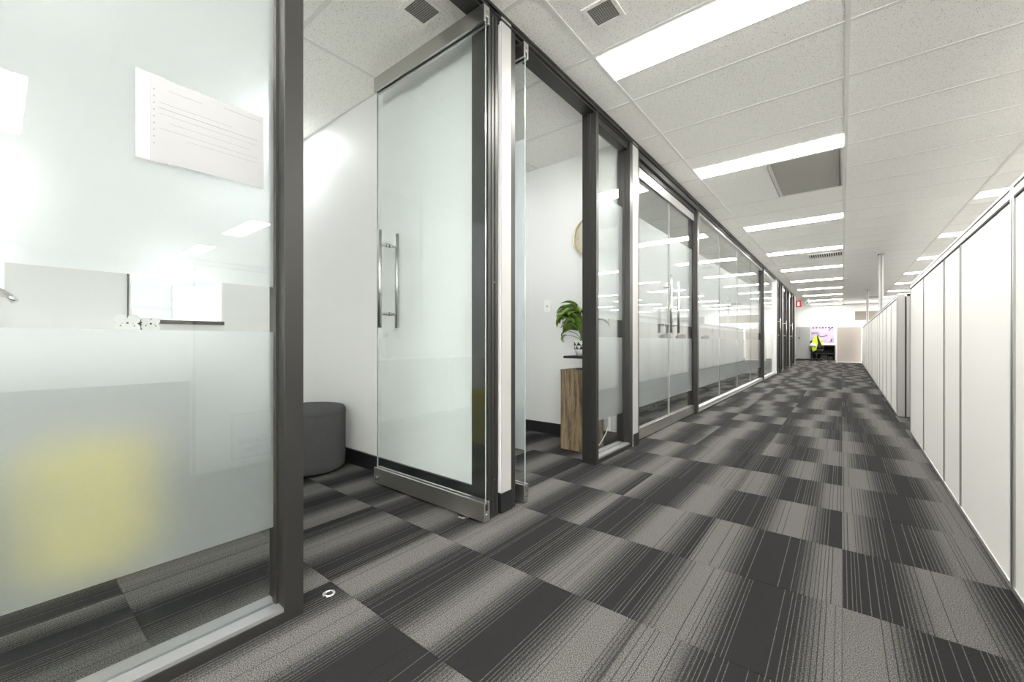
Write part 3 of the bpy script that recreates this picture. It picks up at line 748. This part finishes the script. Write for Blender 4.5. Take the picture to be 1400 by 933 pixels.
# ------------------------------------------------------------------ meeting room: table and chairs
def office_chair(x, y, rz, label, group, top=1.0, mat='mesh'):
    t = thing('office_chair', label, 'chair', (x, y, 0), group)
    def put(name, bm, m, bev=0):
        bm.transform(Matrix.Translation((x, y, 0))@Matrix.Rotation(rz, 4, 'Z')); return obj(name, bm, m, t, bevel=bev)
    put('seat', B(-.24, .24, -.23, .24, .44, .50), mat, .02)
    bm = bmesh.new(); rows = []
    for q in range(7):
        z = .56+(top-.56)*q/6; rows.append([bm.verts.new((xx, -.27-.04*math.sin(q/6*3)+.10*(xx/.22)**2*.4, z-(.02*(abs(xx)/.2)**4 if q == 6 else 0))) for xx in (-.21, -.14, -.07, 0, .07, .14, .21)])
    for A, Bq in zip(rows, rows[1:]):
        for q in range(6): f = bm.faces.new((A[q], A[q+1], Bq[q+1], Bq[q])); f.smooth = True
    o = put('backrest', bm, mat); m_ = o.modifiers.new('s', 'SOLIDIFY'); m_.thickness = .03
    bm = bmesh.new(); tube(bm, [(0, -.22, .46), (0, -.31, .5), (0, -.315, .72)], .02, 8); put('back_stem', bm, 'black')
    bm = bmesh.new(); tube(bm, [(0, 0, .08), (0, 0, .44)], .025, 12); put('column', bm, 'black')
    for q in range(5):
        a = 2*math.pi*q/5; bm = bmesh.new(); tube(bm, [(0, 0, .10), (.27*math.cos(a), .27*math.sin(a), .06)], [.022, .015], 8)
        lathe(bm, [(0, 0), (.025, .01), (.03, .03), (.025, .05), (0, .06)], 10, (.27*math.cos(a), .27*math.sin(a), 0)); put('leg', bm, 'black')
    for s in (-1, 1):
        bm = bmesh.new(); tube(bm, [(s*.22, -.05, .48), (s*.27, -.05, .52), (s*.27, -.05, .66), (s*.27, .12, .67)], .014, 8); put('armrest', bm, 'black')
g = 'chairs along the meeting table'
for n_, (x, y) in enumerate([(-2.12, 5.72), (-2.12, 6.42), (-2.12, 7.12), (-2.12, 7.82)]):
    office_chair(x, y, R(90), ['grey office chair nearest the double doors, its top just above the frosting', 'second grey office chair from the double doors at the meeting table', 'third grey office chair from the double doors at the meeting table', 'fourth grey office chair from the double doors at the meeting table'][n_], g, 1.0)
mt = thing('meeting_table', 'long meeting table inside the dark glazed room', 'table', (-2.9, 7.0, 0))
obj('table_top', B(-3.4, -2.45, 5.3, 9.0, .72, .75), 'desk', mt, bevel=.004)
for y in (5.7, 8.6):
    for x in (-3.2, -2.65): obj('leg', B(x-.025, x+.025, y-.025, y+.025, 0, .72), 'black', mt)
t = thing('floor_stand', 'thin black stand foot behind the long glazed wall', 'stand', (-1.85, 9.45, 0))
bm = bmesh.new(); tube(bm, [(-1.85, 9.45, 0), (-1.85, 9.45, .24)], .012, 8); obj('pole', bm, 'black', t)
obj('foot', B(-2.0, -1.7, 9.43, 9.47, 0, .015), 'black', t); obj('cross_bar', B(-1.93, -1.77, 9.435, 9.465, .2, .225), 'black', t)

# ------------------------------------------------------------------ right-hand partition screens
HS = 1.455
def run(label, xf, ys, name='partition_screen', th=.045, wide=()):
    """xf(y) gives the corridor face; one panel between neighbouring ys"""
    t = thing(name, label, 'partition', (xf(ys[0]), ys[0], 0))
    ang = math.atan2(xf(ys[-1])-xf(ys[0]), ys[-1]-ys[0]); xo, yo = xf(ys[0]), ys[0]
    def put(nm, bm, m, bev=0):
        bm.transform(Matrix.Translation((xo, yo, 0))@Matrix.Rotation(-ang, 4, 'Z')); return obj(nm, bm, m, t, bevel=bev)
    L = [y-yo for y in ys]
    for a, b in zip(L, L[1:]): put('panel', B(.006, th-.006, a+.012, b-.012, .035, HS-.052), 'panel', .0015)
    for n_, a in enumerate(L):
        w_ = .019 if n_ in wide else .0115
        bm = B(.002, th-.002, a-w_, a+w_, .015, HS-.012)
        if n_ in wide: box(bm, 0, .002, a-w_, a-.008, .015, HS-.012); box(bm, 0, .002, a+.008, a+w_, .015, HS-.012)
        put('post', bm, 'silver', .001)
        put('post_groove', B(.0005 if n_ not in wide else .0005, .0025, a-.003, a+.003, .02, HS-.05), 'vent')
    put('top_rail', B(0, th, L[0], L[-1], HS-.012, HS), 'silver', .002)
    put('rail_groove', B(.0015, th-.0015, L[0], L[-1], HS-.020, HS-.012), 'vent')
    put('top_trim', B(.001, th-.001, L[0], L[-1], HS-.044, HS-.020), 'silver', .001)
    put('rail_groove', B(.0015, th-.0015, L[0], L[-1], HS-.052, HS-.044), 'vent')
    put('bottom_rail', B(.001, th-.001, L[0], L[-1], .012, .035), 'silver', .001)
    put('foot_gap', B(.008, th-.008, L[0], L[-1], 0, .012), 'vent')
    return t, put
near = lambda y: .469+(y-2.24)*.0137
run('near run of white office screens along the right side, closest to the camera', near, [.83, 1.31, 2.25, 3.165, 3.66, 4.60, 5.55], wide=(2,))
far = lambda y: .509+(y-6.71)*.0079
t, put = run('long far run of white office screens receding to the end of the corridor', far, [6.75, 7.6, 8.45, 9.3, 10.15, 11.0, 11.85, 12.7, 13.55, 14.4, 15.4], wide=(0,))
t2, _ = run('last short run of white office screens beside the beige screen', far, [15.48, 17.3, 19.2, 21.4], wide=(0,))
# return screen square to the corridor at the opening
t = thing('return_screen', 'grey-posted screen turning the corner at the opening between the white runs', 'partition', (.75, 6.70, 0))
obj('panel', B(.64, 2.3, 6.685, 6.72, .035, HS-.03), 'panel', t); obj('corner_post', B(.512, .575, 6.665, 6.735, .01, HS), 'pole', t, bevel=.002)
obj('edge_post', B(.59, .64, 6.67, 6.73, .01, HS), 'pole', t, bevel=.002); obj('post_groove', B(.575, .59, 6.68, 6.72, .01, HS-.01), 'vent', t)
obj('top_rail', B(.51, 2.3, 6.67, 6.73, HS-.03, HS+.003), 'silver', t); obj('foot_gap', B(.52, 2.3, 6.69, 6.71, 0, .035), 'vent', t)
t = thing('return_screen', 'white screen turning the corner at the end of the near run', 'partition', (.75, 5.5, 0))
obj('panel', B(.57, 2.3, 5.50, 5.535, .035, HS-.03), 'panel', t); obj('top_rail', B(.57, 2.3, 5.49, 5.545, HS-.03, HS), 'silver', t); obj('bottom_rail', B(.57, 2.3, 5.49, 5.545, 0, .035), 'silver', t)
t = thing('beige_screen', 'beige fabric screen with white edges at the end of the corridor', 'partition', (.2, 21.7, 0))
obj('panel', B(-.16, .59, 21.68, 21.71, .05, 1.46), 'beige', t); bm = B(-.2, -.16, 21.67, 21.72, 0, 1.5); box(bm, .59, .62, 21.67, 21.72, 0, 1.5); box(bm, -.16, .59, 21.67, 21.72, 1.46, 1.5); box(bm, -.16, .59, 21.67, 21.72, .02, .06); obj('frame', bm, 'pvc', t)
for n_, (x, y, w_) in enumerate([(.60, 10.92, .036), (.665, 18.35, .033)]):
    t = thing('power_pole', ['nearer aluminium power pole rising from the right screens to the ceiling', 'farther aluminium power pole rising from the right screens to the ceiling'][n_], 'power pole', (x, y, 0))
    obj('pole', B(x-w_, x+w_, y-w_, y+w_, 0, CEIL-.01), 'pole', t, bevel=.006); obj('pole_groove', B(x-.006, x+.006, y-w_-.001, y-w_+.002, .02, CEIL-.02), 'vent', t)
    obj('ceiling_collar', B(x-w_-.012, x+w_+.012, y-w_-.012, y+w_+.012, CEIL-.014, CEIL-.003), 'vent', t)
# carton sign leaning on the screens beside the camera (seen mirrored in the near pane)
t = thing('paper_sign', 'white sheet reading Central Files low on the screens, mirrored in the nearest frosted pane', 'sign', (.43, 1.2, 0))
obj('sheet', B(.4475, .4488, 1.04, 1.56, .06, .385), 'carton', t)
bm = bmesh.new(); xx = .447
for a in ((1.04, 1.050, .06, .385), (1.050, 1.56, .06, .070), (1.050, 1.56, .377, .385)): box(bm, xx, .4475, *a)
obj('outline', bm, 'ink', t)
def text(s, size, loc, rot, mat, parent, name='lettering'):
    cu = bpy.data.curves.new(name, 'FONT'); cu.body = s; cu.size = size; cu.extrude = .0006; cu.offset = .0025; cu.align_x = 'CENTER'; cu.materials.append(M[mat])
    o = bpy.data.objects.new(name, cu); COL.objects.link(o); o.parent = parent; o.location = Vector(loc)-world(parent); o.rotation_euler = rot
    me = bpy.data.meshes.new_from_object(o); me.materials.clear(); me.materials.append(M[mat])
    p = bpy.data.objects.new(name, me); COL.objects.link(p); p.parent = parent; p.location = o.location; p.rotation_euler = rot; bpy.data.objects.remove(o); return p
text('Central', .062, (.4465, 1.18, .165), (R(90), 0, R(-90)), 'ink', t); text('Files', .062, (.4465, 1.18, .105), (R(90), 0, R(-90)), 'ink', t)
# workstation behind the opening
t = thing('workstation_desk', 'white desk behind the right screens seen mirrored in the glazing', 'desk', (1.4, 6.1, 0))
obj('desk_top', B(1.1, 2.3, 5.6, 6.6, .70, .73), 'desk', t, bevel=.002)
for x in (1.15, 2.25):
    for y in (5.66, 6.54): obj('leg', B(x-.02, x+.02, y-.02, y+.02, 0, .70), 'silver', t)
t = thing('desk_monitor', 'black monitor on the desk behind the right screens', 'monitor', (1.6, 6.1, .73))
obj('screen', B(1.60, 1.63, 5.85, 6.38, .84, 1.15), 'black', t, bevel=.003); obj('stand', B(1.63, 1.66, 6.09, 6.14, .73, 1.0), 'black', t); obj('foot', B(1.54, 1.72, 6.0, 6.23, .73, .74), 'black', t)

# ------------------------------------------------------------------ far end
t = thing('exit_sign', 'small red sign with a white doorway figure beside the last glazed bay', 'sign', (-1.28, 18.9, 2.3))
obj('plate', B(-1.375, -1.19, 18.88, 18.90, 2.175, 2.415), 'red', t)
bm = B(-1.318, -1.25, 18.874, 18.88, 2.215, 2.375); obj('doorway_symbol', bm, 'pvc', t)
obj('bracket', B(-1.39, -1.375, 18.87, 18.91, 2.27, 2.33), 'pvc', t)
t = thing('security_camera', 'white camera hanging from the ceiling at the far left', 'camera', (-1.1, 20.7, CEIL))
bm = bmesh.new(); tube(bm, [(-1.1, 20.7, CEIL), (-1.1, 20.7, CEIL-.12)], .02, 12); lathe(bm, [(.06, 0), (.06, -.02), (0, -.02)], 20, (-1.1, 20.7, CEIL)); obj('mount', bm, 'pvc', t)
bm = bmesh.new(); tube(bm, [(-1.12, 20.55, CEIL-.17), (-1.08, 20.85, CEIL-.14)], [.05, .055], 16); obj('body', bm, 'pvc', t)
bm = bmesh.new(); tube(bm, [(-1.1205, 20.545, CEIL-.1705), (-1.12, 20.555, CEIL-.17)], .035, 16); obj('lens', bm, 'ventw', t)
t = thing('storage_cabinet', 'pale grey two-door steel cabinet at the far end beside the last bay', 'cabinet', (-1.45, 24.2, 0))
obj('body', B(-1.74, -1.17, 24.0, 24.45, .06, 1.57), 'cab', t, bevel=.003); obj('plinth', B(-1.72, -1.19, 24.02, 24.43, 0, .06), 'vent', t)
for a, b, hx in ((-1.735, -1.61, -1.625), (-1.60, -1.175, -1.585)):
    d = obj('door', B(a, b, 23.98, 24.0, .09, 1.55), 'cab', t, bevel=.002); obj('handle', B(hx-.012, hx+.012, 23.965, 23.98, 1.0, 1.08), 'black', d)
t = thing('pinboard', 'lilac pinboard with purple lines and white frame on the end wall', 'pinboard', (-.7, 24.75, 1.17))
obj('board', B(-1.16, -.30, 24.74, 24.79, .78, 1.58), 'pink', t)
bm = B(-.30, -.24, 24.72, 24.79, .72, 1.62); box(bm, -1.16, -.30, 24.72, 24.79, .72, .79); obj('frame', bm, 'pvc', t)
for p in ([(-1.15, 1.28), (-.90, 1.30), (-.90, 1.16), (-.78, 1.10), (-.62, 1.14), (-.55, 1.20)], [(-.50, 1.38), (-.42, 1.50), (-.36, 1.56)], [(-.38, 1.02), (-.42, .86)]):
    bm = bmesh.new(); tube(bm, [(x, 24.73, z) for x, z in p], .018, 6); obj('marker_line', bm, 'purple', t)
for q in range(7): obj('paper_strip', B(-1.12+q*.12, -1.05+q*.12, 24.73, 24.74, 1.50, 1.57), 'mesh' if q % 2 else 'purple', t)
t = thing('dark_desk', 'low black desk and shelf under the lilac pinboard', 'desk', (-.55, 24.3, 0))
obj('desk_top', B(-1.15, -.25, 24.05, 24.7, .66, .70), 'black', t); obj('side_panel', B(-.29, -.25, 24.05, 24.7, 0, .66), 'black', t); obj('side_panel', B(-1.15, -1.11, 24.05, 24.7, 0, .66), 'black', t)
obj('back_panel', B(-1.11, -.29, 24.66, 24.7, 0, .66), 'mesh', t)
obj('shelf', B(-1.11, -.29, 24.15, 24.66, .28, .31), 'mesh', t)
office_chair(-.93, 23.70, R(0), 'black office chair draped with a yellow safety vest at the corridor end', 'chair at the corridor end', .92, 'black')
t = thing('safety_vest', 'yellow and black safety vest hanging over the far chair', 'vest', (-.93, 23.5, .9))
for nm, m, pts in (('vest_front', 'hiviz', [(-1.12, .70), (-1.0, 1.10), (-.90, 1.15), (-.86, .80), (-.92, .48), (-1.05, .42)]), ('vest_side', 'black', [(-.90, 1.15), (-.84, 1.12), (-.72, .72), (-.78, .60), (-.87, .60), (-.86, .80)]), ('reflective_band', 'hiviz', [(-.86, 1.12), (-.80, 1.08), (-.67, .72), (-.71, .68)])):
    bm = bmesh.new(); A = [bm.verts.new((x, 23.325-.01*(nm == 'reflective_band'), z)) for x, z in pts]; C = [bm.verts.new((x, 23.385, z)) for x, z in pts]
    bm.faces.new(A); bm.faces.new(list(reversed(C)))
    for q in range(len(pts)): bm.faces.new((A[q], C[q], C[(q+1) % len(pts)], A[(q+1) % len(pts)]))
    obj(nm, bm, m, t, bevel=.012)
t = thing('hard_hat', 'white hard hat hanging in front of the yellow safety vest', 'hard hat', (-1.03, 23.33, .72))
bm = bmesh.new(); lathe(bm, [(.13, .0), (.12, .01), (.115, .04), (.09, .09), (.04, .12), (0, .125)], 28, (-1.03, 23.21, .70)); obj('shell', bm, 'pvc', t)
bm = bmesh.new(); tube(bm, [(-1.03+.13*math.cos(a), 23.21+.13*math.sin(a), .70) for a in [2*math.pi*q/24 for q in range(25)]], .01, 6, False); obj('brim', bm, 'pvc', t)
for n_, (a, b, h, m) in enumerate([(-.78, -.55, .22, 'black'), (-.52, -.34, .18, 'mesh')]):
    t = thing('storage_crate', ['black crate on the floor under the dark desk', 'dark grey crate on the floor under the dark desk'][n_], 'crate', ((a+b)/2, 24.35, 0))
    bm = B(a, b, 24.2, 24.22, 0, h); box(bm, a, b, 24.5, 24.52, 0, h); box(bm, a, a+.02, 24.22, 24.5, 0, h); box(bm, b-.02, b, 24.22, 24.5, 0, h); box(bm, a+.02, b-.02, 24.22, 24.5, 0, .02); obj('body', bm, m, t)
    obj('rim', B(a-.01, b+.01, 24.19, 24.21, h-.03, h), m, t)
# outside the windows
t = thing('neighbour_building', 'pale building outside the window of the nearest room', 'building', (-20, 12, -4))
obj('facade', B(-24, -14, -30, 40, -4, 14), 'facade', t)
for q in range(3): obj('window', B(-14.0, -13.96, 3.0+q*1.6, 4.0+q*1.6, 1.0, 2.4), 'blind', t)
t = thing('neighbour_wall', 'grey building outside the windows of the end wall', 'building', (3, 36, -4))
obj('facade', B(-10, 30, 36, 40, -4, 14), 'facade', t)  # added to keep the bright sky out of the end windows
struct('outside_ground', B(-60, -4.3, -40, 60, -4.2, -4), 'concrete', 'pale ground outside the window', 'ground')
